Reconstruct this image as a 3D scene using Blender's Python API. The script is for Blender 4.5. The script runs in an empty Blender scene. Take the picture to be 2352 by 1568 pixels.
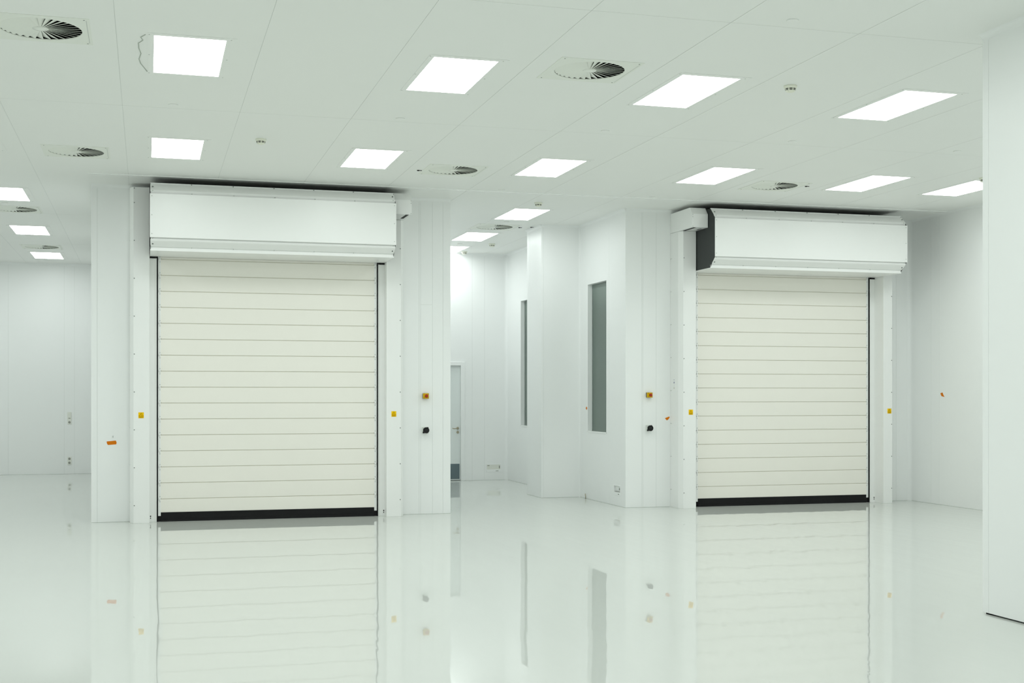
import bpy, math, random
from mathutils import Vector, Matrix
PI = math.pi
random.seed(4)
scene = bpy.context.scene
C = scene.collection

# ---------------------------------------------------------------- camera, world, exposure
TH = 0.27766                       # camera turned this far to the right of +Y
cam_d = bpy.data.cameras.new('camera')
cam = bpy.data.objects.new('camera', cam_d); C.objects.link(cam)
cam.location = (0, 0, 1.6)
cam.rotation_euler = (PI/2, 0, -TH)
cam_d.sensor_width = 36.0
cam_d.lens = 2941.0/2352.0*36.0
cam_d.shift_y = (905.3-784.0)/2352.0
cam_d.clip_end = 200
scene.camera = cam
world = bpy.data.worlds.new('world'); scene.world = world
world.use_nodes = True
world.node_tree.nodes['Background'].inputs[0].default_value = (0.6, 0.7, 0.65, 1)
world.node_tree.nodes['Background'].inputs[1].default_value = 0.0
scene.view_settings.view_transform = 'Standard'
scene.view_settings.look = 'None'
scene.view_settings.gamma = 1
scene.view_settings.use_curve_mapping = False
scene.view_settings.exposure = 1.12
scene.cycles.max_bounces = 16
scene.cycles.diffuse_bounces = 10
scene.cycles.glossy_bounces = 4
LAMP = (0.945, 1.0, 0.982)          # colour of every ceiling panel
LAMP_POWER = 4.6

# ---------------------------------------------------------------- materials
def mat(name, col, rough=0.45, spec=0.5, metal=0.0, noise=0.0, nscale=30.0, bump=0.0, bscale=40.0, vary_rough=0.0):
    m = bpy.data.materials.new(name); m.use_nodes = True
    nt = m.node_tree; b = nt.nodes['Principled BSDF']
    b.inputs['Base Color'].default_value = (*col, 1)
    b.inputs['Roughness'].default_value = rough
    b.inputs['Specular IOR Level'].default_value = spec
    b.inputs['Metallic'].default_value = metal
    tc = nt.nodes.new('ShaderNodeTexCoord')
    if noise > 0:
        n = nt.nodes.new('ShaderNodeTexNoise'); n.inputs['Scale'].default_value = nscale; n.inputs['Detail'].default_value = 4
        nt.links.new(tc.outputs['Object'], n.inputs['Vector'])
        mx = nt.nodes.new('ShaderNodeMix'); mx.data_type = 'RGBA'
        mx.inputs[6].default_value = (*[c*(1-noise) for c in col], 1)
        mx.inputs[7].default_value = (*[min(1, c*(1+noise)) for c in col], 1)
        nt.links.new(n.outputs['Fac'], mx.inputs[0]); nt.links.new(mx.outputs[2], b.inputs['Base Color'])
    if bump > 0:
        n2 = nt.nodes.new('ShaderNodeTexNoise'); n2.inputs['Scale'].default_value = bscale; n2.inputs['Detail'].default_value = 2
        nt.links.new(tc.outputs['Object'], n2.inputs['Vector'])
        bp = nt.nodes.new('ShaderNodeBump'); bp.inputs['Strength'].default_value = 1.0; bp.inputs['Distance'].default_value = bump
        nt.links.new(n2.outputs['Fac'], bp.inputs['Height']); nt.links.new(bp.outputs['Normal'], b.inputs['Normal'])
    return m

M_wall = mat('coated_wall_panel', (0.86, 0.872, 0.868), 0.38, 0.4, noise=0.012, nscale=1.5)
M_joint = mat('panel_joint', (0.70, 0.72, 0.70), 0.7)
M_ceil = mat('coated_ceiling_panel', (0.845, 0.855, 0.835), 0.5, 0.35, noise=0.01, nscale=1.2)
M_strip = mat('white_joint_strip', (0.95, 0.96, 0.95), 0.25)
M_steel = mat('white_powder_coated_steel', (0.87, 0.875, 0.865), 0.35, 0.45, noise=0.01, nscale=3)
M_slat = mat('cream_white_slat', (0.882, 0.856, 0.795), 0.42, 0.4, noise=0.012, nscale=2)
M_slat_gap = mat('slat_hinge_line', (0.60, 0.58, 0.50), 0.6)
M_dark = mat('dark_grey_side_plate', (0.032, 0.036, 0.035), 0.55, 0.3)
M_black = mat('black_rubber', (0.006, 0.006, 0.007), 0.6, 0.25)
M_blackg = mat('black_plastic', (0.006, 0.006, 0.007), 0.5, 0.3)
M_ppc = mat('light_grey_plastic', (0.66, 0.69, 0.65), 0.4)
M_screw = mat('steel_screw', (0.20, 0.22, 0.21), 0.45, metal=0.4)
M_screwl = mat('white_capped_screw', (0.50, 0.53, 0.50), 0.5)
M_yellow = mat('yellow_plastic', (0.70, 0.43, 0.002), 0.5, 0.2)
M_sign = mat('yellow_sticker_film', (0.93, 0.58, 0.001), 0.6, 0.15)
M_signink = mat('brown_black_print', (0.26, 0.12, 0.003), 0.6, 0.15)
M_red = mat('red_button_plastic', (0.38, 0.035, 0.010), 0.5, 0.25)
M_orange = mat('orange_tape', (0.68, 0.18, 0.002), 0.6, 0.15, noise=0.05, nscale=60)
M_vent = mat('vent_cream_white', (0.80, 0.82, 0.765), 0.45)
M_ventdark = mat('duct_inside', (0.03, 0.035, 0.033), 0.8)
M_det = mat('detector_cream_plastic', (0.82, 0.83, 0.72), 0.45)
M_detdark = mat('detector_vent_slots', (0.02, 0.02, 0.018), 0.6)
M_dim_room = mat('grey_window_blind', (0.47, 0.51, 0.485), 0.7, noise=0.02, nscale=4)
M_door = mat('grey_white_door_leaf', (0.74, 0.78, 0.775), 0.4)
M_kick = mat('blue_grey_kick_plate', (0.12, 0.165, 0.185), 0.35)
M_metal = mat('brushed_brass_steel', (0.42, 0.38, 0.28), 0.35, metal=0.7)
M_socket = mat('cream_socket_plastic', (0.76, 0.77, 0.71), 0.4)
M_sockdark = mat('socket_well', (0.30, 0.31, 0.28), 0.5)
M_blue = mat('blue_print', (0.02, 0.03, 0.22), 0.5)
M_seal = mat('grey_sealant', (0.46, 0.49, 0.45), 0.9, 0.1)

m = bpy.data.materials.new('window_glass'); m.use_nodes = True
nt = m.node_tree; nt.nodes.remove(nt.nodes['Principled BSDF'])
tr = nt.nodes.new('ShaderNodeBsdfTransparent'); tr.inputs[0].default_value = (0.86, 0.90, 0.88, 1)
gs = nt.nodes.new('ShaderNodeBsdfGlossy'); gs.inputs['Roughness'].default_value = 0.02
fr = nt.nodes.new('ShaderNodeFresnel'); fr.inputs[0].default_value = 1.45
mx = nt.nodes.new('ShaderNodeMixShader')
nt.links.new(fr.outputs[0], mx.inputs[0]); nt.links.new(tr.outputs[0], mx.inputs[1]); nt.links.new(gs.outputs[0], mx.inputs[2])
nt.links.new(mx.outputs[0], nt.nodes['Material Output'].inputs[0])
M_glass = m
m = bpy.data.materials.new('window_glass_edge'); m.use_nodes = True
nt = m.node_tree; nt.nodes.remove(nt.nodes['Principled BSDF']); tr = nt.nodes.new('ShaderNodeBsdfTransparent'); tr.inputs[0].default_value = (0.95, 0.98, 0.97, 1)
nt.links.new(tr.outputs[0], nt.nodes['Material Output'].inputs[0]); M_glass2 = m

m = bpy.data.materials.new('lit_opal_diffuser'); m.use_nodes = True
nt = m.node_tree; b = nt.nodes['Principled BSDF']
b.inputs['Base Color'].default_value = (0.9, 0.9, 0.9, 1)
b.inputs['Emission Color'].default_value = (*LAMP, 1); b.inputs['Emission Strength'].default_value = LAMP_POWER
M_lamp = m

def floor_material():
    m = bpy.data.materials.new('poured_epoxy_floor'); m.use_nodes = True
    nt = m.node_tree; b = nt.nodes['Principled BSDF']; L = nt.links
    tc = nt.nodes.new('ShaderNodeTexCoord')
    n = nt.nodes.new('ShaderNodeTexNoise'); n.inputs['Scale'].default_value = 0.35; n.inputs['Detail'].default_value = 3
    L.new(tc.outputs['Object'], n.inputs['Vector'])
    mx = nt.nodes.new('ShaderNodeMix'); mx.data_type = 'RGBA'
    mx.inputs[6].default_value = (0.625, 0.645, 0.615, 1); mx.inputs[7].default_value = (0.655, 0.675, 0.645, 1)
    L.new(n.outputs['Fac'], mx.inputs[0]); L.new(mx.outputs[2], b.inputs['Base Color'])
    b.inputs['Roughness'].default_value = 0.016
    b.inputs['IOR'].default_value = 1.44
    # slow waves of the self-levelling resin, which bend the reflections
    mp = nt.nodes.new('ShaderNodeMapping'); mp.inputs['Scale'].default_value = (5.0, 0.6, 1.0)
    L.new(tc.outputs['Object'], mp.inputs['Vector'])
    w = nt.nodes.new('ShaderNodeTexNoise'); w.inputs['Scale'].default_value = 1.0; w.inputs['Detail'].default_value = 3.0; w.inputs['Roughness'].default_value = 0.42
    L.new(mp.outputs['Vector'], w.inputs['Vector'])
    bp = nt.nodes.new('ShaderNodeBump'); bp.inputs['Strength'].default_value = 1.0; bp.inputs['Distance'].default_value = 0.0011
    L.new(w.outputs['Fac'], bp.inputs['Height']); L.new(bp.outputs['Normal'], b.inputs['Normal'])
    # a small plain diffuse share keeps noise bands out of far reflections
    df = nt.nodes.new('ShaderNodeBsdfDiffuse'); L.new(mx.outputs[2], df.inputs['Color'])
    ms = nt.nodes.new('ShaderNodeMixShader'); ms.inputs[0].default_value = 0.11
    L.new(b.outputs[0], ms.inputs[1]); L.new(df.outputs[0], ms.inputs[2]); L.new(ms.outputs[0], nt.nodes['Material Output'].inputs[0])
    return m
M_floor = floor_material()

# ---------------------------------------------------------------- mesh building
class MB:
    def __init__(s): s.v = []; s.f = []; s.mi = []; s.sm = []
    def add(s, vs, fs, mi=0, smooth=False):
        k = len(s.v); s.v += [tuple(v) for v in vs]
        for f in fs: s.f.append([i+k for i in f]); s.mi.append(mi); s.sm.append(smooth)
    def box(s, a, b, mi=0):
        (x0, y0, z0), (x1, y1, z1) = a, b
        x0, x1 = min(x0, x1), max(x0, x1); y0, y1 = min(y0, y1), max(y0, y1); z0, z1 = min(z0, z1), max(z0, z1)
        s.add([(x0,y0,z0),(x1,y0,z0),(x1,y1,z0),(x0,y1,z0),(x0,y0,z1),(x1,y0,z1),(x1,y1,z1),(x0,y1,z1)],
              [(0,3,2,1),(4,5,6,7),(0,1,5,4),(1,2,6,5),(2,3,7,6),(3,0,4,7)], mi)
    def prism_x(s, pts, x0, x1, mi=0, caps=True):          # pts (y,z) counter-clockwise seen from +x
        n = len(pts)
        vs = [(x0, y, z) for y, z in pts]+[(x1, y, z) for y, z in pts]
        fs = [(i, (i+1) % n, n+(i+1) % n, n+i) for i in range(n)]
        if caps: fs += [tuple(range(n-1, -1, -1)), tuple(range(n, 2*n))]
        s.add(vs, fs, mi)
    def prism_z(s, pts, z0, z1, mi=0):                     # pts (x,y)
        n = len(pts)
        vs = [(x, y, z0) for x, y in pts]+[(x, y, z1) for x, y in pts]
        s.add(vs, [(i, (i+1) % n, n+(i+1) % n, n+i) for i in range(n)]+[tuple(range(n-1, -1, -1)), tuple(range(n, 2*n))], mi)
    def prism_y(s, pts, y0, y1, mi=0):                     # pts (x,z)
        n = len(pts)
        vs = [(x, y0, z) for x, z in pts]+[(x, y1, z) for x, z in pts]
        s.add(vs, [(n+i, n+(i+1) % n, (i+1) % n, i) for i in range(n)]+[tuple(range(n)), tuple(range(2*n-1, n-1, -1))], mi)
    def lathe(s, prof, n=32, axis='z', c=(0,0,0), mi=0, smooth=True):   # prof (r,h) from one end to the other
        vs = []
        for r, h in prof:
            for k in range(n):
                a = 2*PI*k/n; p, q = r*math.cos(a), r*math.sin(a)
                v = {'z': (p, q, h), 'y': (p, h, q), 'x': (h, p, q)}[axis]
                vs.append((v[0]+c[0], v[1]+c[1], v[2]+c[2]))
        fs = []
        for j in range(len(prof)-1):
            for k in range(n):
                fs.append((j*n+k, j*n+(k+1) % n, (j+1)*n+(k+1) % n, (j+1)*n+k))
        fs.append(tuple(range(n-1, -1, -1))); fs.append(tuple((len(prof)-1)*n+k for k in range(n)))
        s.add(vs, fs, mi, smooth)
    def tube(s, pts, r, n=10, mi=0):
        pts = [Vector(p) for p in pts]; vs = []
        for i, p in enumerate(pts):
            d = (pts[min(i+1, len(pts)-1)]-pts[max(i-1, 0)]).normalized()
            u = d.cross(Vector((0, 0, 1))) if abs(d.z) < .9 else d.cross(Vector((1, 0, 0)))
            u.normalize(); w = d.cross(u)
            for k in range(n):
                a = 2*PI*k/n; vs.append(p+u*r*math.cos(a)+w*r*math.sin(a))
        fs = [(j*n+k, j*n+(k+1) % n, (j+1)*n+(k+1) % n, (j+1)*n+k) for j in range(len(pts)-1) for k in range(n)]
        fs += [tuple(range(n-1, -1, -1)), tuple((len(pts)-1)*n+k for k in range(n))]
        s.add(vs, fs, mi, True)
    def mesh(s, name, mats, fix=True):
        me = bpy.data.meshes.new(name); me.from_pydata(s.v, [], s.f)
        for mm in (mats if isinstance(mats, (list, tuple)) else [mats]): me.materials.append(mm)
        for p, mi, sm in zip(me.polygons, s.mi, s.sm): p.material_index = mi; p.use_smooth = sm and len(p.vertices) == 4
        if fix:
            import bmesh
            bm = bmesh.new(); bm.from_mesh(me); bmesh.ops.recalc_face_normals(bm, faces=bm.faces); bm.to_mesh(me); bm.free()
        me.update(); return me

def obj(name, mb, mats, parent=None, loc=None, bevel=0.0, fix=True):
    me = mb.mesh(name, mats, fix) if isinstance(mb, MB) else mb
    o = bpy.data.objects.new(name, me); C.objects.link(o)
    if parent is not None: o.parent = parent
    if loc is not None: o.location = loc
    if bevel > 0:
        bv = o.modifiers.new('edge', 'BEVEL'); bv.width = bevel; bv.segments = 2; bv.limit_method = 'ANGLE'; bv.angle_limit = 0.6
    return o
def tag(o, label, cat, group=None):
    o['label'] = label; o['category'] = cat
    if group: o['group'] = group
    return o
def thing(name, label, cat, loc, group=None):
    o = bpy.data.objects.new(name, None); C.objects.link(o); o.location = loc; o.empty_display_size = 0.1
    return tag(o, label, cat, group)
def struct(o): o['kind'] = 'structure'; return o
def copy_tree(o, parent=None):
    c = o.copy(); C.objects.link(c); c.parent = parent
    for ch in list(o.children): copy_tree(ch, c)
    return c

H = 4.22            # ceiling height
WL = 16.79          # wall of the left roller door
WR = 16.93          # wall of the right roller door
XL, XR = -6.0, 11.07
YB, YF = -4.0, 27.2

# ---------------------------------------------------------------- floor and ceiling
f = MB(); f.box((XL-.2, YB-.2, -0.15), (XR+.3, YF+.2, 0)); struct(obj('floor', f, M_floor))

LIGHTS_SEEN = []    # (x centre, y centre)
LX, LY = 0.5155, 1.118
VENTS = [(-.735, 9.755), (-.735, 14.60), (3.445, 9.80), (3.445, 14.60), (7.60, 14.60), (5.24, 19.38), (-1.79, 19.37), (-1.80, 24.20)]
VR = 0.285          # radius of a vent's swirl
joint_y = [0.50, 4.38, 8.26, 12.14, 19.72, 23.62]
joint_x = [-5.45, -4.40, -3.35, -2.31, -1.265, -.215, .83, 1.865, 2.92, 3.96, 4.98, 6.05, 7.13, 8.18, 9.23, 10.28]
def groove(mb, x, y, g=.0018, d=.002):
    # an open U-shaped joint, interrupted where a vent plate crosses it
    hs = .34
    a, b_ = (YB-.2, YF+.2) if x is not None else (XL-.2, XR+.3)
    cuts = sorted([(vy-hs, vy+hs) for vx, vy in VENTS if abs(vx-x) < hs] if x is not None else [(vx-hs, vx+hs) for vx, vy in VENTS if abs(vy-y) < hs])
    runs = []; p = a
    for c0, c1 in cuts: runs.append((p, c0)); p = c1
    runs.append((p, b_))
    for p, q in runs:
        if x is not None: mb.add([(x-g, p, H), (x-g, p, H+d), (x+g, p, H+d), (x+g, p, H), (x-g, q, H), (x-g, q, H+d), (x+g, q, H+d), (x+g, q, H)], [(0, 1, 5, 4), (1, 2, 6, 5), (2, 3, 7, 6)], 1)
        else: mb.add([(p, y-g, H), (p, y-g, H+d), (p, y+g, H+d), (p, y+g, H), (q, y-g, H), (q, y-g, H+d), (q, y+g, H+d), (q, y+g, H)], [(0, 1, 5, 4), (1, 2, 6, 5), (2, 3, 7, 6)], 1)
def ceiling():
    g = 0.0018
    xs = {XL-.2, XR+.3}; ys = {YB-.2, YF+.2}
    for x in joint_x: xs |= {x-g, x+g}
    for y in joint_y: ys |= {y-g, y+g}
    hs = .34
    for vx, vy in VENTS: xs |= {vx-hs, vx+hs}; ys |= {vy-hs, vy+hs}
    xs = sorted(xs); ys = sorted(ys)
    mb = MB(); bk = []
    def q(x0, x1, y0, y1, z, mi): mb.add([(x0, y0, z), (x0, y1, z), (x1, y1, z), (x1, y0, z)], [(0, 1, 2, 3)], mi)
    for i in range(len(xs)-1):
        for j in range(len(ys)-1):
            cx, cy = (xs[i]+xs[i+1])/2, (ys[j]+ys[j+1])/2
            if any(abs(cx-vx) < hs and abs(cy-vy) < hs for vx, vy in VENTS): continue
            jt = any(abs(cx-x) < g for x in joint_x) or any(abs(cy-y) < g for y in joint_y)
            if not jt: q(xs[i], xs[i+1], ys[j], ys[j+1], H, 0)
    for x in joint_x: groove(mb, x, None)
    for y in joint_y: groove(mb, None, y)
    # closed core above the skin, left open over the vents
    for i in range(len(xs)-1):
        for j in range(len(ys)-1):
            cx, cy = (xs[i]+xs[i+1])/2, (ys[j]+ys[j+1])/2
            if any(abs(cx-vx) < hs and abs(cy-vy) < hs for vx, vy in VENTS): continue
            q(xs[i], xs[i+1], ys[j], ys[j+1], H+.06, 0)
    struct(obj('ceiling', mb, [M_ceil, M_joint], fix=False))
ceiling()
s = MB(); s.box((-.67, 15.948, H-.006), (XR, 15.972, H+.002)); struct(obj('trim_1', s, M_strip))  # extra white strip carries the painted glint along this ceiling joint

# ---------------------------------------------------------------- walls: coated sandwich panels with open joints
def wall(name, axis, plane, s0, s1, out, seams=(), holes=(), hseams=(), z0=0.0, thick=0.16, depth=0.003, gap=0.0017):
    """axis 'x': runs along X at y=plane; 'y': runs along Y at x=plane. out: +1/-1, the direction the face looks."""
    mb = MB()
    def bx(a, b, za, zb, d0, d1, mi):
        p0, p1 = plane-out*d0, plane-out*d1
        if axis == 'x': mb.box((a, p0, za), (b, p1, zb), mi)
        else: mb.box((p0, a, za), (p1, b, zb), mi)
    ss = {s0, s1}
    for q in seams: ss |= {q-gap, q+gap}
    for (a, b, za, zb) in holes: ss |= {a, b}
    ss = sorted(ss)
    for i in range(len(ss)-1):
        a, b = ss[i], ss[i+1]; c = (a+b)/2
        zs = {z0, H}
        for (ha, hb, za, zb) in holes:
            if ha < c < hb: zs |= {za, zb}
        hs = [h for h in hseams if h[0] <= c <= h[1]]
        for h in hs: zs |= {h[2]-gap, h[2]+gap}
        zs = sorted(zs)
        sm = any(abs(c-q) < gap for q in seams)
        for j in range(len(zs)-1):
            cz = (zs[j]+zs[j+1])/2
            if any(ha < c < hb and za < cz < zb for ha, hb, za, zb in holes): continue
            hm = any(abs(cz-h[2]) < gap for h in hs)
            if sm or hm: bx(a, b, zs[j], zs[j+1], depth, thick, 1)
            else: bx(a, b, zs[j], zs[j+1], 0, thick, 0)
    return struct(obj(name, mb, [M_wall, M_joint], fix=True))

wall('wall_far_left', 'x', YF, XL, -.67, -1, seams=(-5.2, -4.05, -2.65, -1.60, -1.405))
wall('wall_left', 'y', XL, YB, YF, 1, seams=[YB+1.15*k for k in range(1, 27)])
wall('wall_centre', 'x', WL, -.67, 3.925, -1, seams=(-.598, 3.495, 3.515, 3.676, 3.82), hseams=((3.515, 3.676, 2.80),))
wall('wall_centre_left_side', 'y', -.67, WL+.16, YF-.16, -1, seams=[WL+1.1*k for k in range(1, 9)])
wall('wall_centre_right_side', 'y', 3.925, WL+.16, 23.1, 1, seams=[WL+1.1*k for k in range(1, 6)])
wall('wall_corridor_end', 'x', 23.1, 3.925, 6.49, -1, seams=(4.6, 5.815, 6.051), holes=((4.70, 5.62, 0, 2.15),))
wall('wall_corridor_right', 'y', 6.49, WR, 23.1, -1, seams=(17.60, 20.9), holes=((17.696, 18.539, 1.029, 3.286), (21.349, 22.191, 1.029, 3.291), (17.131, 17.384, .192, .289)))
wall('wall_right_front', 'x', WR, 6.49+.16, XR, -1, seams=(6.735, 6.752, 6.954, 10.83))
wall('wall_right', 'y', XR, 8.06, WR, -1, seams=(16.39, 16.185, 14.9, 13.8, 12.7, 11.6, 10.5, 9.4))
wall('wall_near_right', 'y', 5.875, YB, 8.06, -1, seams=(7.99, 6.9, 5.8, 4.7, 3.6, 2.5), z0=0.012)
wall('wall_near_right_end', 'x', 8.06, 5.875+.16, XR, 1, seams=(7.0, 8.1, 9.2, 10.3), z0=0.012)
mb = MB(); mb.box((5.89, YB, 0), (6.0, 8.04, .0115)); mb.box((5.89, 7.95, 0), (XR, 8.04, .0115)); struct(obj('baseboard_near_right', mb, M_dark))  # dark filler, its colour carries the shadow of the gap under the wall
wall('wall_rear', 'x', YB, XL, 5.875, 1, seams=[XL+1.15*k for k in range(1, 10)])
# projecting column on the corridor's right wall
mb = MB()
cx0, cy0, cy1 = 5.858, 18.90, 19.67
g = .0013
mb.box((cx0+.003, cy0+.003, 0), (6.49, cy1, H), 1)
mb.prism_z([(cx0, cy0), (5.893-g, cy0), (5.893-g, cy0+.003), (cx0+.003, cy0+.003), (cx0+.003, cy1-.15), (cx0, cy1-.15)], 0, H)
mb.box((5.893+g, cy0, 0), (6.49, cy0+.003, H)); mb.box((cx0, cy1-.15+2*g, 0), (cx0+.003, cy1, H))
struct(obj('wall_column', mb, [M_wall, M_joint]))

# coved corners between the walls and along the ceiling
def cove_pts(r, n=5):
    return [(r-r*math.sin(PI/2*k/n), r-r*math.cos(PI/2*k/n)) for k in range(n+1)]     # (0 at corner side)
def vcove(name, x, y, sx, sy, r=.065):
    pts = [(0, 0)]+[(r*(1-math.sin(PI/2*k/6)), r*(1-math.cos(PI/2*k/6))) for k in range(7)]
    mb = MB(); mb.prism_z([(x+sx*a, y+sy*b) for a, b in pts], 0, H); return struct(obj(name, mb, M_wall))
tn = [1]
def tname(): tn[0] += 1; return 'trim_%d' % tn[0]
vcove(tname(), XR, WR, -1, -1); vcove(tname(), 6.49, 23.1, -1, -1); vcove(tname(), 6.49, cy0, -1, -1, .03)
vcove(tname(), XL, YF, 1, -1)
def hcove(axis, plane, s0, s1, out, r=.045):
    pts = [(0, H)]+[(out*r*(1-math.sin(PI/2*k/6)), H-r*(1-math.cos(PI/2*k/6))) for k in range(7)]
    mb = MB()
    if axis == 'x': mb.prism_x([(plane+a, z) for a, z in pts], s0, s1)
    else: mb.prism_y([(plane+a, z) for a, z in pts], s0, s1)
    return struct(obj(tname(), mb, M_wall))
for a in (('x', YF, XL, -.67, -1), ('x', WL, -.67, 3.925, -1), ('x', 23.1, 3.925, 6.49, -1), ('y', 6.49, WR, cy0, -1), ('y', 6.49, cy1, 23.1, -1),
          ('x', cy0, cx0, 6.49, -1), ('y', cx0, cy0, cy1, -1), ('x', WR, 6.49, XR, -1), ('y', XR, 8.06, WR, -1), ('y', 5.875, YB, 8.06, -1), ('y', XL, YB, YF, 1)):
    hcove(*a)
# thin bead of sealant where the walls meet the floor
def bead(axis, plane, s0, s1, out, r=.003):
    mb = MB(); p0, p1 = plane+out*r, plane-out*.01
    if axis == 'x': mb.box((s0, p0, 0), (s1, p1, r))
    else: mb.box((p0, s0, 0), (p1, s1, r))
    bead.n += 1
    return struct(obj('baseboard_%d' % bead.n, mb, M_seal))
bead.n = 0
for a in (('x', YF, XL, -.67, -1), ('x', WL, -.67, -.21, -1), ('x', WL, 3.25, 3.925, -1), ('x', 23.1, 5.66, 6.49, -1), ('y', 6.49, WR, cy0, -1), ('y', 6.49, cy1, 23.1, -1),
          ('x', cy0, cx0, 6.49, -1), ('y', cx0, cy0, cy1, -1), ('x', WR, 6.49, 7.16, -1), ('x', WR, 10.63, XR, -1), ('y', XR, 8.06, WR, -1)):
    bead(*a)

# ---------------------------------------------------------------- corridor windows and the hinged door
def window(n, y0, y1, z0, z1, X=6.49):
    t = bpy.data.objects.new('window_%d' % n, None); C.objects.link(t); t.location = (X, (y0+y1)/2, z0); struct(t)
    t['label'] = 'tall narrow window with a grey blind behind flush glass'
    ox, oy, oz = t.location
    fr = MB(); w = .012
    def B(a, b, mi=0): fr.box((a[0]-ox, a[1]-oy, a[2]-oz), (b[0]-ox, b[1]-oy, b[2]-oz), mi)
    B((X-.003, y0-w, z0-w), (X+.10, y0, z1+w)); B((X-.003, y1, z0-w), (X+.10, y1+w, z1+w))
    B((X-.003, y0, z1), (X+.10, y1, z1+w)); 
    obj('window_frame', fr, M_wall, t)
    sl = MB(); sl.box((X-.012-ox, y0-w-oy, z0-w-oz), (X+.10-ox, y1+w-oy, z0-oz)); obj('window_sill', sl, M_strip, t)
    gl = MB(); gl.box((X+.067-ox, y0-oy, z0-oz), (X+.073-ox, y1-oy, z1-oz), 1); gl.mi[5] = 0; obj('pane', gl, [M_glass, M_glass2], t)
    bl = MB(); bl.box((X+.080-ox, y0-oy, z0-oz), (X+.086-ox, y1-oy, z1-oz)); obj('blind', bl, M_dim_room, t)  # added grey panel standing in for the dim room behind the glass
window(1, 17.707, 18.528, 1.04, 3.275)
window(2, 21.36, 22.18, 1.04, 3.28)

t = bpy.data.objects.new('door_1', None); C.objects.link(t); t.location = (5.16, 23.1, 0); struct(t)
t['label'] = 'grey white hinged door with a lever handle and blue grey kick plate'
mb = MB(); ox = 5.16
mb.box((5.595-ox, -.022, 0), (5.665-ox, .05, 2.20)); mb.box((4.66-ox, -.022, 0), (4.725-ox, .05, 2.20)); mb.box((4.725-ox, -.022, 2.135), (5.595-ox, .05, 2.20))
mb.box((5.5935-ox, .030, 0), (5.61-ox, .12, 2.15)); mb.box((4.70-ox, .0, 0), (4.725-ox, .12, 2.15)); mb.box((4.70-ox, .03, 2.130), (5.61-ox, .12, 2.15))
obj('door_frame', mb, M_wall, t, bevel=.003)
mb = MB(); mb.box((4.73-ox, .035, .012), (5.592-ox, .075, 2.128)); leaf = obj('door_leaf', mb, M_door, t, bevel=.002)
mb = MB(); mb.box((4.70-ox, .0755, 0), (5.62-ox, .10, 2.15)); obj('door_rebate', mb, M_door, t)
mb = MB(); mb.box((4.76-ox, .031, .03), (5.58-ox, .034, .312)); obj('kick_plate', mb, M_kick, leaf, bevel=.0015)
mb = MB(); mb.lathe([(.024, .034), (.024, .026), (.02, .024)], 20, 'y', (5.545-ox, 0, .972))
mb.tube([(5.545-ox, .03, .972), (5.545-ox, -.02, .972), (5.53-ox, -.035, .971), (5.47-ox, -.035, .966), (5.44-ox, -.035, .969), (5.432-ox, -.035, .978)], .0085)
obj('lever_handle', mb, M_metal, leaf)
mb = MB(); mb.lathe([(.024, .034), (.024, .026), (.02, .024)], 20, 'y', (5.545-ox, 0, .897)); obj('key_escutcheon', mb, M_metal, leaf)

# ---------------------------------------------------------------- roller doors
def screw_mesh(r, h, m):
    mb = MB(); mb.lathe([(r, 0), (r, -h*.5), (r*.7, -h)], 12, 'y'); return mb.mesh('screw', m)
SC = screw_mesh(.0065, .005, M_screw); SCL = screw_mesh(.0055, .004, M_screwl); SCB = screw_mesh(.010, .006, M_screw)
def screw(parent, x, y, z, me=SC, rx=0.0):
    o = bpy.data.objects.new('screw', me); C.objects.link(o); o.parent = parent; o.location = (x, y, z); o.rotation_euler = (rx, 0, 0); return o

def sticker(parent, cx, y, z):
    w, h = .0325, .0365
    mb = MB(); mb.box((cx-w, y-.0012, z-h), (cx+w, y, z+h)); st = obj('warning_sticker', mb, M_sign, parent)
    st['label'] = 'small yellow warning sticker with a triangle'
    mb = MB(); yy = y-.0016
    def bar(p, q, t=.0035):
        p, q = Vector(p), Vector(q); d = (q-p).normalized(); n = Vector((-d.y, d.x))*t/2
        pts = [p+n, q+n, q-n, p-n]
        mb.prism_y([(cx+a.x, z+a.y) for a in pts], yy-.0004, y-.0008)
    A, B_, C_ = (0, .031), (-.0265, -.013), (.0265, -.013)
    bar(A, B_); bar(B_, C_); bar(C_, A)
    bar((.0, .016), (-.005, .002), .003); bar((-.005, .002), (.005, .002), .003); bar((.005, .002), (0, -.009), .003)
    obj('warning_triangle', mb, M_signink, st)
    mb = MB()
    for zz, ww in ((-.021, .022), (-.026, .026), (-.031, .018)): mb.box((cx-ww, yy-.0004, z+zz-.0011), (cx+ww, y-.0008, z+zz+.0011))
    obj('printed_lines', mb, M_signink, st)

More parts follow.
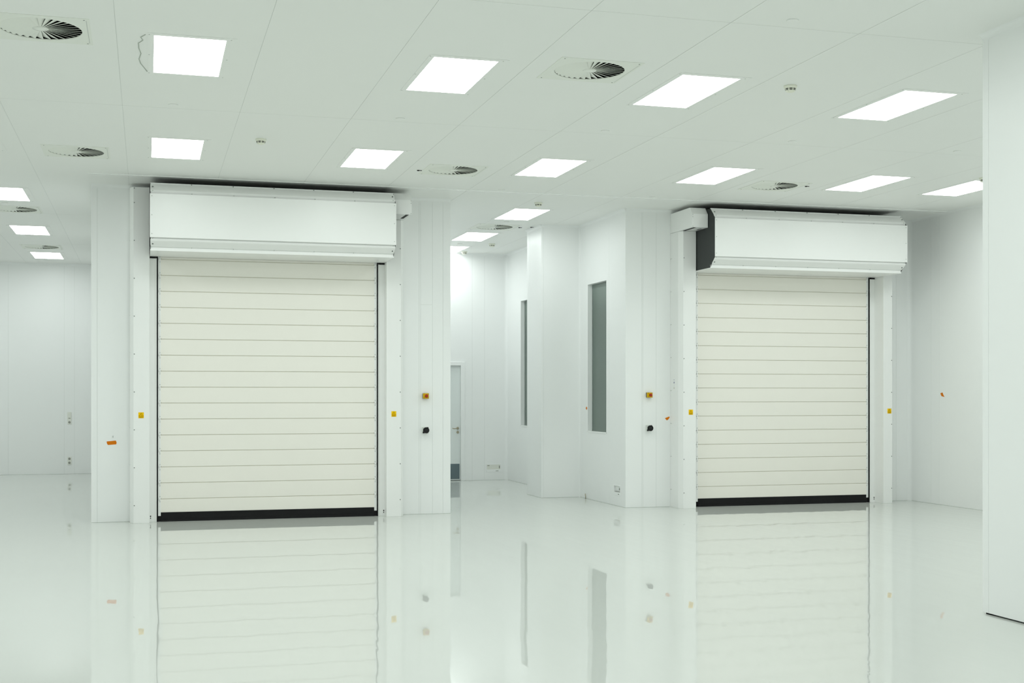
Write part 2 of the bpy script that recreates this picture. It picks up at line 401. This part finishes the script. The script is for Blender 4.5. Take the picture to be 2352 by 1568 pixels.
def roller_door(cx, W, motor, label, J, gd, cd, hf):
    """cx: centre, W: wall plane, motor: +1 drive on the right, -1 on the left. J, gd, cd, hf: how far jamb, guide, curtain and hood stand off the wall."""
    t = thing('roller_door', label, 'roller door', (cx, W, 0), 'white slatted roller doors')
    # --- jambs
    for s in (-1, 1):
        top = 4.17 if s != motor else 3.885
        mb = MB()
        ow = 1.68 if cx > 5 and s > 0 else 1.725
        pts = [(s*ow, -.001), (s*ow, -J+.08), (s*(ow-.043), -J), (s*1.49, -J), (s*1.49, -.001)]
        mb.prism_z(pts, 0, top)
        jb = obj('jamb', mb, M_steel, t, bevel=.002)
        z = .221
        while z < min(top, 4.1)-.05:
            screw(jb, s*(ow-.053), -J, z); z += .4695
        if s != motor: screw(jb, s*1.672, -J, 4.155)
        if s == -1:
            for k in range(8):
                for yy in (-.02, -.045):
                    o = screw(jb, -1.725, yy, .25+.468*k, SCL); o.rotation_euler = (0, 0, -PI/2)
        # --- guide channel between jamb and curtain
        mb = MB()
        mb.prism_z([(s*1.49, -gd+.01), (s*1.425, -gd+.01), (s*1.412, -gd), (s*1.404, -gd), (s*1.404, -.002), (s*1.49, -.002)], 0, 3.306)
        gdo = obj('guide_channel', mb, M_steel, t, bevel=.0015)
        mb = MB(); mb.box((s*1.488, -gd+.004, 3.306), (s*1.425, -.01, 3.324)); obj('channel_end', mb, M_black, gdo)  # black block painted as the shade inside the gap above the guide
        mb = MB(); mb.box((s*1.405, -gd+.006, .0), (s*1.388, -.004, 3.345)); obj('rubber_lip', mb, M_black, gdo)
        mb = MB(); mb.lathe([(.008, -gd+.011), (.008, -gd+.0085)], 12, 'y', (s*1.478, 0, .072)); mb.box((s*1.478-.002, -gd+.0085, .045), (s*1.478+.002, -gd+.011, .065))
        mb.lathe([(.006, -gd+.011), (.006, -gd+.0085)], 12, 'y', (s*1.478, 0, .044)); obj('key_slot', mb, M_blackg, gdo)
    # --- curtain of slats
    E = 1.388; P = .2009; yc = -cd
    cur = bpy.data.objects.new('curtain', None); C.objects.link(cur); cur.parent = t; cur.location = (0, yc, 0)
    mb = MB(); mb.box((-E+.002, .0095, .08), (E-.002, .022, 3.55)); obj('curtain_backing', mb, M_slat_gap, cur)
    zl = [.114]+[.284+P*k for k in range(16)]+[3.50]
    sl = None
    for i in range(17):
        z0, z1 = zl[i]+(.0028 if i else 0), zl[i+1]-.0028
        mb = MB()
        e = .0035
        pts = [(.009, z0), (.004, z0), (0, z0+e), (0, z1-e), (.004, z1), (.009, z1)]
        if i in (0, 1, 16) or sl is None:
            mb.prism_x([(a, b-z0) for a, b in pts], -E+.034, E-.034); sl = mb.mesh('slat', M_slat)
            st = MB()
            for s in (-1, 1): st.box((s*(E-.034), -.0015, -.002 if i else -.042), (s*E, .009, z1-z0+.002))
            stm = st.mesh('end_strip', M_steel)
        o = obj('slat', sl, None, cur, (0, 0, z0))
        ob = obj('end_strip', stm, None, o)
        if i:
            for s in (-1, 1):
                if i == 1 and s == -1:
                    hm = MB(); hm.lathe([(.0075, -.0105), (.0075, .0105)], 10, 'x', (0, -.004, 0)); hm.box((-.012, -.006, -.016), (.004, -.001, .02)); 
                    for q in (-.034, .032): hm.lathe([(.004, 0), (.004, -.004)], 8, 'y', (-.004, 0, q), 1)
                    hm.box((-.020, -.004, .006), (-.004, -.0016, .0095), 1)
                    hme = hm.mesh('hinge', [M_steel, M_screw])
                h = bpy.data.objects.new('hinge', hme); C.objects.link(h); h.parent = o; h.location = (s*(E-.020), -.002, -.003); h.scale = (-s*-1, 1, 1)
    mb = MB(); mb.box((-E+.002, .002, .004), (E-.002, .03, .120)); mb.box((-E+.036, -.002, .112), (E-.036, .01, .1125))
    mb.box((-E+.036, -.008, .0), (E-.036, .012, .034)); mb.box((-E+.036, -.004, .0), (E-.036, .01, .1)); mb.box((-E+.036, -.006, .098), (E-.036, .01, .113))
    obj('bottom_seal', mb, M_black, t, (0, yc, 0), bevel=.002)
    # --- hood
    hood = bpy.data.objects.new('hood', None); C.objects.link(hood); hood.parent = t; hood.location = (0, -hf, 0)
    X = 1.485
    def sheet(name, pts, x0, x1, th=.0025):
        a = pts; b_ = [(y+th, z) for y, z in reversed(pts)]
        mb = MB(); mb.prism_x(a+b_, x0, x1); return obj(name, mb, M_steel, hood)
    cap = sheet('upper_cover', [(.16, 4.147), (.16, 4.129), (.138, 4.124), (.048, 4.044), (.040, 4.024), (.040, 3.980)], -X+.003, X-.003)
    mid = sheet('front_panel', [(.012, 3.997), (.0, 3.995), (0, 3.474), (.012, 3.472)], -X-.003, X+.003)
    low = sheet('lower_cover', [(.030, 3.480), (.034, 3.448), (.046, 3.434), (.128, 3.377), (.1485, 3.3735)], -X+.003, X-.003)
    lip = MB(); lip.prism_x([(.150, 3.373), (.150, 3.329), (hf-cd-.012, 3.329), (hf-cd-.012, 3.333), (.156, 3.333), (.156, 3.373)], -X, X); lo = obj('bottom_plate', lip, M_steel, hood)
    for s in (-1, 1):
        mb = MB(); prof = [(.165, 4.142), (.140, 4.118), (.052, 4.038), (.010, 3.993), (.010, 3.477), (.04, 3.445), (.133, 3.371), (.16, 3.331), (hf-.002, 3.331), (hf-.002, 4.142)]
        mb.prism_x(prof, s*(X-.006), s*(X-.002)); obj('side_plate', mb, M_dark, hood)
    for x in (-1.0, -.505, -.012, .477, .972):
        screw(cap, x, .157, 4.138); screw(low, x, .140, 3.372, SCL)
        o = screw(cap, x, .0385, 3.990+.02, SCL); o = screw(low, x, .0295, 3.478, SCL)
    for s in (-1, 1):
        screw(cap, s*(X-.030), .085, 4.088, SCB, -.74); screw(cap, s*(X-.030), .038, 4.035, SCL)
        screw(low, s*(X-.030), .088, 3.405, SCB, .6); screw(low, s*(X-.030), .031, 3.462, SCL)
        for z in (3.965, 3.74, 3.515): screw(mid, s*(X-.02), .0, z, SCL)
    mb = MB(); mb.box((-X+.006, .166, 4.118), (X-.006, hf-.003, 4.123)); obj('top_plate', mb, M_dark, hood)  # added dark lid that soaks up light so the ceiling above stays dark
    # drum inside the hood (seen as darkness through the gap under the ceiling)
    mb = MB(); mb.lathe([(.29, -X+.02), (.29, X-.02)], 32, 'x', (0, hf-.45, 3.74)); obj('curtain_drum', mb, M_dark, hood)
    # --- drive housing beside the hood
    s = motor; yf = -(W-(16.03+(W-16.79)))   # front of the housing
    mh = bpy.data.objects.new('drive_housing', None); C.objects.link(mh); mh.parent = t; mh.location = (0, 0, 0)
    a, b_ = s*(X+.004), s*(X+.238)
    prof = [(yf, 3.888), (yf, 4.07), (yf+.085, 4.165), (-.002, 4.165), (-.002, 3.888)]
    mb = MB(); mb.prism_x(prof, a, b_); ho = obj('housing_shell', mb, M_steel, mh, bevel=.002)
    mb = MB(); mb.box((s*(X+.008), yf-.003, 3.886), (s*(X+.03), yf, 3.985)); obj('housing_flange', mb, M_steel, mh)
    mb = MB(); mb.box((s*(X+.165), yf+.03, 3.8868), (s*(X+.205), yf+.40, 3.892)); obj('cable_slot', mb, M_black, mh)
    mb = MB(); mb.box((s*(X+.03), yf+.13, 3.8868), (s*(X+.055), yf+.28, 3.892)); obj('cable_slot', mb, M_black, mh)
    for zz in (3.90, 4.03, 4.06): screw(ho, s*(X+.228), yf, zz, SCL)
    sticker(t, -1.725+.134 + (0 if cx < 5 else .0225), -J, 1.340 if cx < 5 else 1.350)
    sticker(t, (3.107-1.52) if cx < 5 else (10.484-cx), -J, 1.343 if cx < 5 else 1.355)
    return t
dl = roller_door(1.52, WL, 1, 'wide white roller door left of the corridor, drive box at its right', .245, .115, .095, .94)
dr = roller_door(8.895, WR, -1, 'white roller door right of the corridor with dark hood side visible', .365, .14, .12, .985)
mb = MB(); mb.box((0, -.014, -.075), (.0012, .014, .075)); q = obj('maker_label', mb, M_steel, dr, (-1.7262, -.14, 1.75)); 
mb = MB(); mb.box((-.0006, -.010, .050), (.0, .010, .058), 0); mb.box((-.0006, -.010, .004), (.0, .010, .028), 0); mb.box((-.0006, -.004, -.045), (.0, .004, -.012), 2); mb.box((-.0006, -.008, -.072), (.0, .008, -.050), 1)
obj('printed_marks', mb, [M_blue, M_metal, M_ppc], q)

# ---------------------------------------------------------------- switches beside the doors
def stop_button(x, W, z, label):
    t = thing('emergency_stop_button', label, 'emergency stop', (x, W, z), 'yellow emergency stop boxes')
    mb = MB(); mb.box((-.037, -.022, -.036), (.037, 0, .036)); obj('back_box', mb, M_dark, t, bevel=.003)
    mb = MB(); mb.box((-.037, -.066, -.036), (.037, -.022, .036)); fr = obj('yellow_cover', mb, M_yellow, t, bevel=.004)
    mb = MB(); mb.lathe([(.010, -.066), (.010, -.078), (.0215, -.080), (.0225, -.092), (.017, -.100), (.006, -.102)], 28, 'y'); obj('red_button', mb, M_red, t)
    for sx in (-1, 1):
        for sz in (-1, 1):
            mb = MB(); mb.lathe([(.0045, -.066), (.0045, -.0675)], 12, 'y', (sx*.028, 0, sz*.028)); obj('screw', mb, M_signink, fr)
def rotary(x, W, z, label):
    t = thing('rotary_switch', label, 'rotary switch', (x, W, z), 'black rotary wall switches')
    mb = MB(); mb.box((-.043, -.045, -.042), (.036, 0, .042)); bb = obj('base_box', mb, M_ppc, t, bevel=.004)
    for sx, sz in ((-.030, -.029), (.024, .029)):
        mb = MB(); mb.box((sx-.0125, -.0475, sz-.0125), (sx+.0125, -.044, sz+.0125)); obj('corner_cap', mb, M_blackg, bb, bevel=.002)
    mb = MB(); mb.lathe([(.034, -.045), (.036, -.052), (.0405, -.056), (.0405, -.082), (.037, -.087), (.034, -.086), (.010, -.086)], 36, 'y'); kn = obj('black_knob', mb, M_blackg, t)
    mb = MB()
    for k in range(3): mb.box((-.018+.013*k, -.0880, .006), (-.010+.013*k, -.086, .016))
    mb.box((-.022, -.0878, -.004), (.020, -.086, -.001)); obj('moulded_marks', mb, M_dark, kn)
stop_button(3.578, WL, 1.578, 'yellow stop box with red button right of the left roller door')
stop_button(6.838, WR, 1.590, 'yellow stop box with red button left of the right roller door')
rotary(3.577, WL, 1.121, 'round black switch below the stop box, right of the left roller door')
rotary(6.839, WR, 1.122, 'round black switch below the stop box, left of the right roller door')

# ---------------------------------------------------------------- tape, sockets, recessed boxes
def tape(axis, plane, pts, label, out=-1):
    c = (sum(p[0] for p in pts)/len(pts), sum(p[1] for p in pts)/len(pts))
    mb = MB()
    n = len(pts); loc = (c[0], plane, c[1]) if axis == 'x' else (plane, c[0], c[1])
    if axis == 'x': mb.prism_y([(a-c[0], b-c[1]) for a, b in pts], -.0016, 0)
    else: mb.prism_x([(a-c[0], b-c[1]) for a, b in pts], -.0016, 0)
    return tag(obj('tape_piece', mb, M_orange, loc=loc), label, 'tape', 'torn pieces of orange tape')
tape('x', WL, [(-.486, 1.011), (-.376, 1.021), (-.366, .996), (-.371, .974), (-.47, .967), (-.483, .986)], 'oblong strip of orange tape on the wall left of the left roller door')
tape('x', WR, [(7.089, 1.261), (7.155, 1.285), (7.160, 1.270), (7.140, 1.242), (7.12, 1.230), (7.107, 1.239)], 'torn orange tape half circle beside the right roller door')
tape('y', 6.49, [(18.629, 1.388), (18.591, 1.415), (18.558, 1.388), (18.591, 1.358)], 'tiny orange tape diamond left of the nearer corridor window')
tape('y', XR, [(16.163, 1.615), (16.110, 1.627), (16.085, 1.585), (16.060, 1.562), (16.135, 1.574)], 'small torn orange tape scrap on the right hand wall')
mb = MB(); mb.tube([(0, 0, .010), (0, -.012, .010), (0, -.016, 0), (0, -.012, -.008)], .0025); mb.lathe([(.005, 0), (.005, -.004)], 10, 'y', (0, 0, .010))
tag(obj('wall_hook', mb, M_screwl, loc=(-.41, WL, 1.067)), 'tiny metal hook above the oblong orange tape', 'hook')

def sockets(z0, z1, n, label, kinds):
    h = z1-z0; w = .075; t = thing('socket_panel', label, 'socket', (-1.5, YF, z0), 'cream socket panels on the far left wall')
    mb = MB(); mb.box((-w/2, -.012, 0), (w/2, 0, h)); obj('cover_plate', mb, M_socket, t, bevel=.003)
    for k in range(n):
        zc = h*(k+.5)/n
        mb = MB()
        if kinds[k] == 'o': mb.lathe([(.024, -.0118), (.024, -.0125), (.019, -.0126)], 20, 'y', (0, 0, zc)); mm = M_sockdark
        elif kinds[k] == '=': mb.box((-.02, -.0135, zc-.008), (.02, -.0118, zc+.008)); mm = M_sockdark
        else: mb.box((-.026, -.015, zc-.026), (.026, -.0118, zc+.026)); mm = M_socket
        obj({'o': 'socket_outlet', '=': 'data_outlet', 's': 'rocker'}[kinds[k]], mb, mm, t)
sockets(.998, 1.240, 3, 'upper tall cream socket panel on the far left wall', 'o=s')
sockets(.184, .345, 2, 'lower cream double socket panel near the floor, far left', 'oo')

def recess_box(name, label, w, h, loc, rotz, deep, group):
    t = thing(name, label, 'wall box', loc, group); t.rotation_euler = (0, 0, rotz)
    mb = MB(); fw = .014
    mb.box((-w/2-fw, -.006, h), (w/2+fw, .0, h+fw)); mb.box((-w/2-fw, -.006, -.045), (w/2+fw, .0, 0))
    mb.box((-w/2-fw, -.006, 0), (-w/2, 0, h)); mb.box((w/2, -.006, 0), (w/2+fw, 0, h))
    obj('flange', mb, M_wall, t, bevel=.0015)
    mb = MB()
    if deep:
        mb.box((-w/2, .0, -.002), (w/2, .028, 0)); mb.box((-w/2, 0, h), (w/2, .028, h+.002)); mb.box((-w/2-.002, 0, 0), (-w/2, .028, h)); mb.box((w/2, 0, 0), (w/2+.002, .028, h)); mb.box((-w/2, .026, 0), (w/2, .028, h))
    else: mb.box((-w/2, -.003, 0), (w/2, -.0005, h))
    obj('box_shell', mb, M_wall if deep else M_socket, t)
    mb = MB()
    if deep: mb.box((-w/2+.01, .004, .004), (w/2-.0, .012, .012))
    else: mb.box((-w/2+.01, -.006, h-.022), (-w/2+.05, -.003, h-.01))
    obj('terminal_strip', mb, M_sockdark, t)
    mb = MB()
    if deep: mb.box((.02, .018, .03), (.035, .026, .06))
    else: mb.box((w/2-.03, -.006, .02), (w/2-.012, -.003, h-.02))
    obj('connector', mb, M_sockdark, t)
    mb = MB(); mb.box((.04, -.0075, -.032), (.06, -.006, -.020)); mb.box((.065, -.0075, -.032), (.09, -.006, -.020)); obj('label_marks', mb, M_sockdark, t)
recess_box('wall_outlet_box', 'wide shallow white outlet box low on the corridor end wall', .262, .090, (6.227, 23.1, .197), 0, False, 'white outlet boxes low on the walls')
recess_box('wall_outlet_box', 'open white recessed box low below the nearer corridor window', .245, .089, (6.49, 17.2575, .196), -PI/2, True, 'white outlet boxes low on the walls')
mb = MB(); mb.tube([(0, 0, 0), (.002, .004, .03), (-.002, .006, .055), (0, .012, .075)], .006, 8)
tag(obj('loose_cable_end', mb, M_metal, loc=(6.475, 18.60, .0)), 'short brown cable end sticking up at the column foot', 'cable')

# ---------------------------------------------------------------- ceiling fittings
def panel_light():
    t = bpy.data.objects.new('panel_light', None); C.objects.link(t)
    a, b_ = LX/2, LY/2; mb = MB()
    mb.box((-a-.045, -b_-.06, -.003), (a+.075, -b_, .002)); mb.box((-a-.045, b_, -.003), (a+.075, b_+.05, .002)); mb.box((-a-.045, -b_, -.003), (-a, b_, .002)); mb.box((a, -b_, -.003), (a+.075, b_, .002))
    fr = obj('frame', mb, M_ceil, t)
    mb = MB(); mb.add([(-a, -b_, -.002), (-a, b_, -.002), (a, b_, -.002), (a, -b_, -.002)], [(0, 1, 2, 3)]); obj('diffuser', mb, M_lamp, t, fix=False)
    for x in (-a-.035, a+.035):
        for y in (-b_-.02, 0, b_+.02):
            mb = MB(); mb.lathe([(.006, -.003), (.006, -.0045)], 10, 'z'); o = obj('screw', mb, M_screwl, fr, (x, y, 0))
    return t
LG = 'rectangular lit panels in the ceiling'
lights = [
 (.308, 10.258, 'nearest left lit ceiling panel, beside a rough line of sealant'),
 (2.402, 10.283, 'near lit ceiling panel, left of the nearer round swirl vent'),
 (4.482, 10.268, 'near lit ceiling panel, right of the nearer round swirl vent'),
 (6.545, 10.246, 'near lit ceiling panel furthest right in the front row'),
 (.306, 14.140, 'lit ceiling panel just above the left end of the left hood'),
 (2.400, 14.153, 'lit ceiling panel above the right half of the left hood'),
 (4.486, 14.150, 'lit ceiling panel in front of the corridor, right of a vent'),
 (6.555, 14.125, 'lit ceiling panel above the left end of the right hood'),
 (8.616, 14.115, 'lit ceiling panel above the right end of the right hood'),
 (10.02, 14.10, 'lit ceiling panel half hidden by the near right wall'),
 (-1.785, 17.925, 'lit ceiling panel cut by the left edge, nearest in the left bay'),
 (5.250, 17.910, 'nearest lit panel in the corridor ceiling'),
 (5.240, 20.660, 'middle lit panel in the corridor ceiling'),
 (5.240, 22.62, 'farthest lit panel in the corridor, half hidden by the wall'),
 (-1.795, 21.790, 'middle lit ceiling panel in the left bay'),
 (-1.812, 25.665, 'farthest lit ceiling panel in the left bay'),
]
proto = panel_light(); first = True
def place(proto, used, x, y, z, label, cat, group):
    o = proto if not used[0] else copy_tree(proto)
    used[0] = True; o.location = (x, y, z)
    return tag(o, label, cat, group)
ul = [False]
for x, y, lb in lights: place(proto, ul, x, y, H, lb, 'ceiling light', LG)
# the same rows go on outside the picture and light the hall
for x, y in [(-1.785, 10.26), (-1.785, 14.14), (8.62, 10.26), (10.02, 10.26)]+[(-4.3, yy) for yy in (10.26, 14.14, 17.92, 21.79, 25.66)]+[(xx, yy) for xx in (-4.3, -1.785, .307, 2.40, 4.48) for yy in (6.38, 2.5, -1.4)]:
    place(proto, ul, x, y, H, 'lit ceiling panel of the hall outside the picture', 'ceiling light', 'lit ceiling panels outside the picture')

def swirl_vent():
    t = bpy.data.objects.new('swirl_vent', None); C.objects.link(t)
    hs, R, r0, n = .345, VR, .052, 32
    mb = MB(); N = 64
    sq = []; ci = []
    for k in range(N):
        a = 2*PI*k/N; c, s_ = math.cos(a), math.sin(a); m_ = hs/max(abs(c), abs(s_)); sq.append((c*m_, s_*m_)); ci.append((R*c, R*s_))
    vs = [(x, y, -.003) for x, y in sq]+[(x, y, -.003) for x, y in ci]+[(x, y, .0) for x, y in sq]+[(x, y, .004) for x, y in ci]
    fs = [(k, (k+1) % N, N+(k+1) % N, N+k) for k in range(N)]+[(k, (k+1) % N, 2*N+(k+1) % N, 2*N+k) for k in range(N)]+[(N+k, N+(k+1) % N, 3*N+(k+1) % N, 3*N+k) for k in range(N)]
    mb.add(vs, fs); fp = obj('face_plate', mb, M_vent, t)
    mb = MB(); D = 2*PI/n
    for k in range(n):
        a0, a1 = k*D, (k+1.04)*D
        h1, h0 = .019, .0032
        vs = [(r0*math.cos(a0), r0*math.sin(a0), -.001), ((R-.002)*math.cos(a0), (R-.002)*math.sin(a0), -.001),
              ((R-.002)*math.cos(a1), (R-.002)*math.sin(a1), h1), (r0*math.cos(a1), r0*math.sin(a1), h0)]
        vs += [(x, y, z+.002) for x, y, z in vs]
        mb.add(vs, [(0, 1, 2, 3), (7, 6, 5, 4), (0, 4, 5, 1), (1, 5, 6, 2), (2, 6, 7, 3), (3, 7, 4, 0)])
    obj('swirl_blades', mb, M_vent, t)
    mb = MB(); mb.lathe([(r0+.004, .012), (r0+.004, -.002), (.02, -.004)], 32, 'z'); obj('hub', mb, M_vent, t)
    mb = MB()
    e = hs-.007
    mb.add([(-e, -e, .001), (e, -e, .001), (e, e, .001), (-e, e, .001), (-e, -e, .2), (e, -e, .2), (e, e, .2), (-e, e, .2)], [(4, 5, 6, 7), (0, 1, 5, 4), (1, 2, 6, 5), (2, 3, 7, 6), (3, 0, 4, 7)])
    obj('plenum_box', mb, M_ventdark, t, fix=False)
    for sx in (-1, 1):
        for sy in (-1, 1):
            mb = MB(); mb.lathe([(.006, -.003), (.006, -.0045)], 10, 'z', (sx*.31, sy*.31, 0)); obj('screw', mb, M_screw, fp)
    mb = MB(); mb.box((.322, -.30, -.0036), (.326, .30, -.0029)); obj('edge_gap', mb, M_screwl, fp)
    return t
pv = swirl_vent(); uv = [False]
vl = ['round swirl vent cut by the left edge, nearest the upper left corner', 'round swirl vent above and left of the left roller door', 'round swirl vent between the two near middle lit panels',
      'round swirl vent above the right end of the left hood', 'round swirl vent above the middle of the right hood', 'round swirl vent in the corridor ceiling',
      'nearer round swirl vent in the left bay', 'farther round swirl vent in the left bay']
for (x, y), lb in zip(VENTS, vl): place(pv, uv, x, y, H, lb, 'ceiling vent', 'square plates with round swirl vents')

def detector():
    t = bpy.data.objects.new('smoke_detector', None); C.objects.link(t)
    mb = MB(); mb.lathe([(.056, .001), (.056, -.010), (.050, -.020), (.046, -.024)], 36, 'z'); obj('base', mb, M_det, t)
    mb = MB()
    for k in range(8):
        a0 = 2*PI*k/8+.12; a1 = 2*PI*(k+1)/8-.12
        for (ra, za, rb, zb) in ((.0462, -.0245, .0458, -.0315), (.0450, -.0345, .0435, -.0405)):
            m_ = 5; vs = []; fs = []
            for q in range(m_+1):
                a = a0+(a1-a0)*q/m_; vs += [(ra*math.cos(a), ra*math.sin(a), za), (rb*math.cos(a), rb*math.sin(a), zb)]
            fs = [(2*q, 2*q+2, 2*q+3, 2*q+1) for q in range(m_)]
            mb.add(vs, fs)
    obj('air_slots', mb, M_detdark, t)
    mb = MB(); mb.lathe([(.0455, -.024), (.0450, -.033), (.0425, -.042), (.034, -.050), (.02, -.054)], 36, 'z'); obj('sensor_head', mb, M_det, t)
    mb = MB(); mb.lathe([(.0035, -.0545), (.0035, -.0535)], 8, 'z', (-.03, -.02, .006)); obj('indicator', mb, M_detdark, t)
    return t
pd = detector(); ud = [False]
for x, y, lb in ((5.26, 9.82, 'cream smoke detector right of the near middle lit panels'), (1.125, 13.36, 'cream smoke detector in the ceiling left of the middle, above the left hood'),
                 (5.15, 16.75, 'cream smoke detector in front of the nearest corridor panel'), (5.78, 21.55, 'cream smoke detector beside the middle corridor panel'),
                 (5.60, 22.85, 'cream smoke detector at the very end of the corridor'), (9.75, 13.35, 'cream smoke detector peeking out beside the near right wall')):
    place(pd, ud, x, y, H, lb, 'smoke detector', 'cream smoke detectors')
mb = MB(); mb.lathe([(.043, .001), (.043, -.005), (.040, -.0075)], 32, 'z'); pc = obj('sprinkler_cover', mb, M_ceil); uc = [False]
for x, y, lb in ((4.35, 8.09, 'flat white cover disc nearest the top edge, right of the middle'), (.228, 11.98, 'flat white cover disc between the two leftmost lit panels'), (2.313, 11.99, 'flat white cover disc behind the near second lit panel'),
                 (4.38, 11.99, 'flat white cover disc behind the near third lit panel'), (6.432, 11.97, 'flat white cover disc behind the near fourth lit panel'), (8.40, 11.96, 'flat white cover disc near the right wall corner'),
                 (4.372, 15.827, 'flat white cover disc just before the corridor mouth'), (6.449, 15.837, 'flat white cover disc left of the right hood'), (5.242, 21.70, 'flat white cover disc behind the middle corridor panel'),
                 (5.249, 18.711, 'flat white cover disc behind the nearest corridor panel'), (-1.871, 18.75, 'flat white cover disc before the nearer left bay vent'), (-1.886, 22.53, 'flat white cover disc before the farther left bay vent'),
                 (-1.90, 26.5, 'flat white cover disc before the far left wall')):
    place(pc, uc, x, y, H, lb, 'sprinkler cover', 'flat white ceiling cover discs')
mb = MB(); mb.lathe([(.016, .001), (.016, -.006), (.010, -.010)], 16, 'z'); mb.box((.010, -.006, -.006), (.042, .006, 0)); pp = obj('ceiling_sensor', mb, M_blackg); up = [False]
for x, y, lb in ((3.05, 14.70, 'tiny black sensor left of the vent over the left hood'), (7.98, 14.49, 'tiny black sensor right of the vent over the right hood'),
                 (5.62, 19.30, 'tiny black sensor right of the corridor vent'), (5.79, 19.22, 'tiny black sensor touching the corridor column top')):
    place(pp, up, x, y, H, lb, 'sensor', 'tiny black ceiling sensors')
# rough bead of sealant left of the nearest panel
mb = MB()
pts = [(-.012, 9.70), (-.045, 9.78), (-.030, 9.86), (-.062, 9.95), (-.060, 10.10), (-.045, 10.25), (-.060, 10.42), (-.050, 10.55), (-.020, 10.70), (.0, 10.80)]
mb.tube([(x, y, H-.001) for x, y in pts], .004, 6)
tag(obj('sealant_line', mb, M_seal), 'rough wavy bead of grey sealant along the nearest left lit panel', 'sealant')
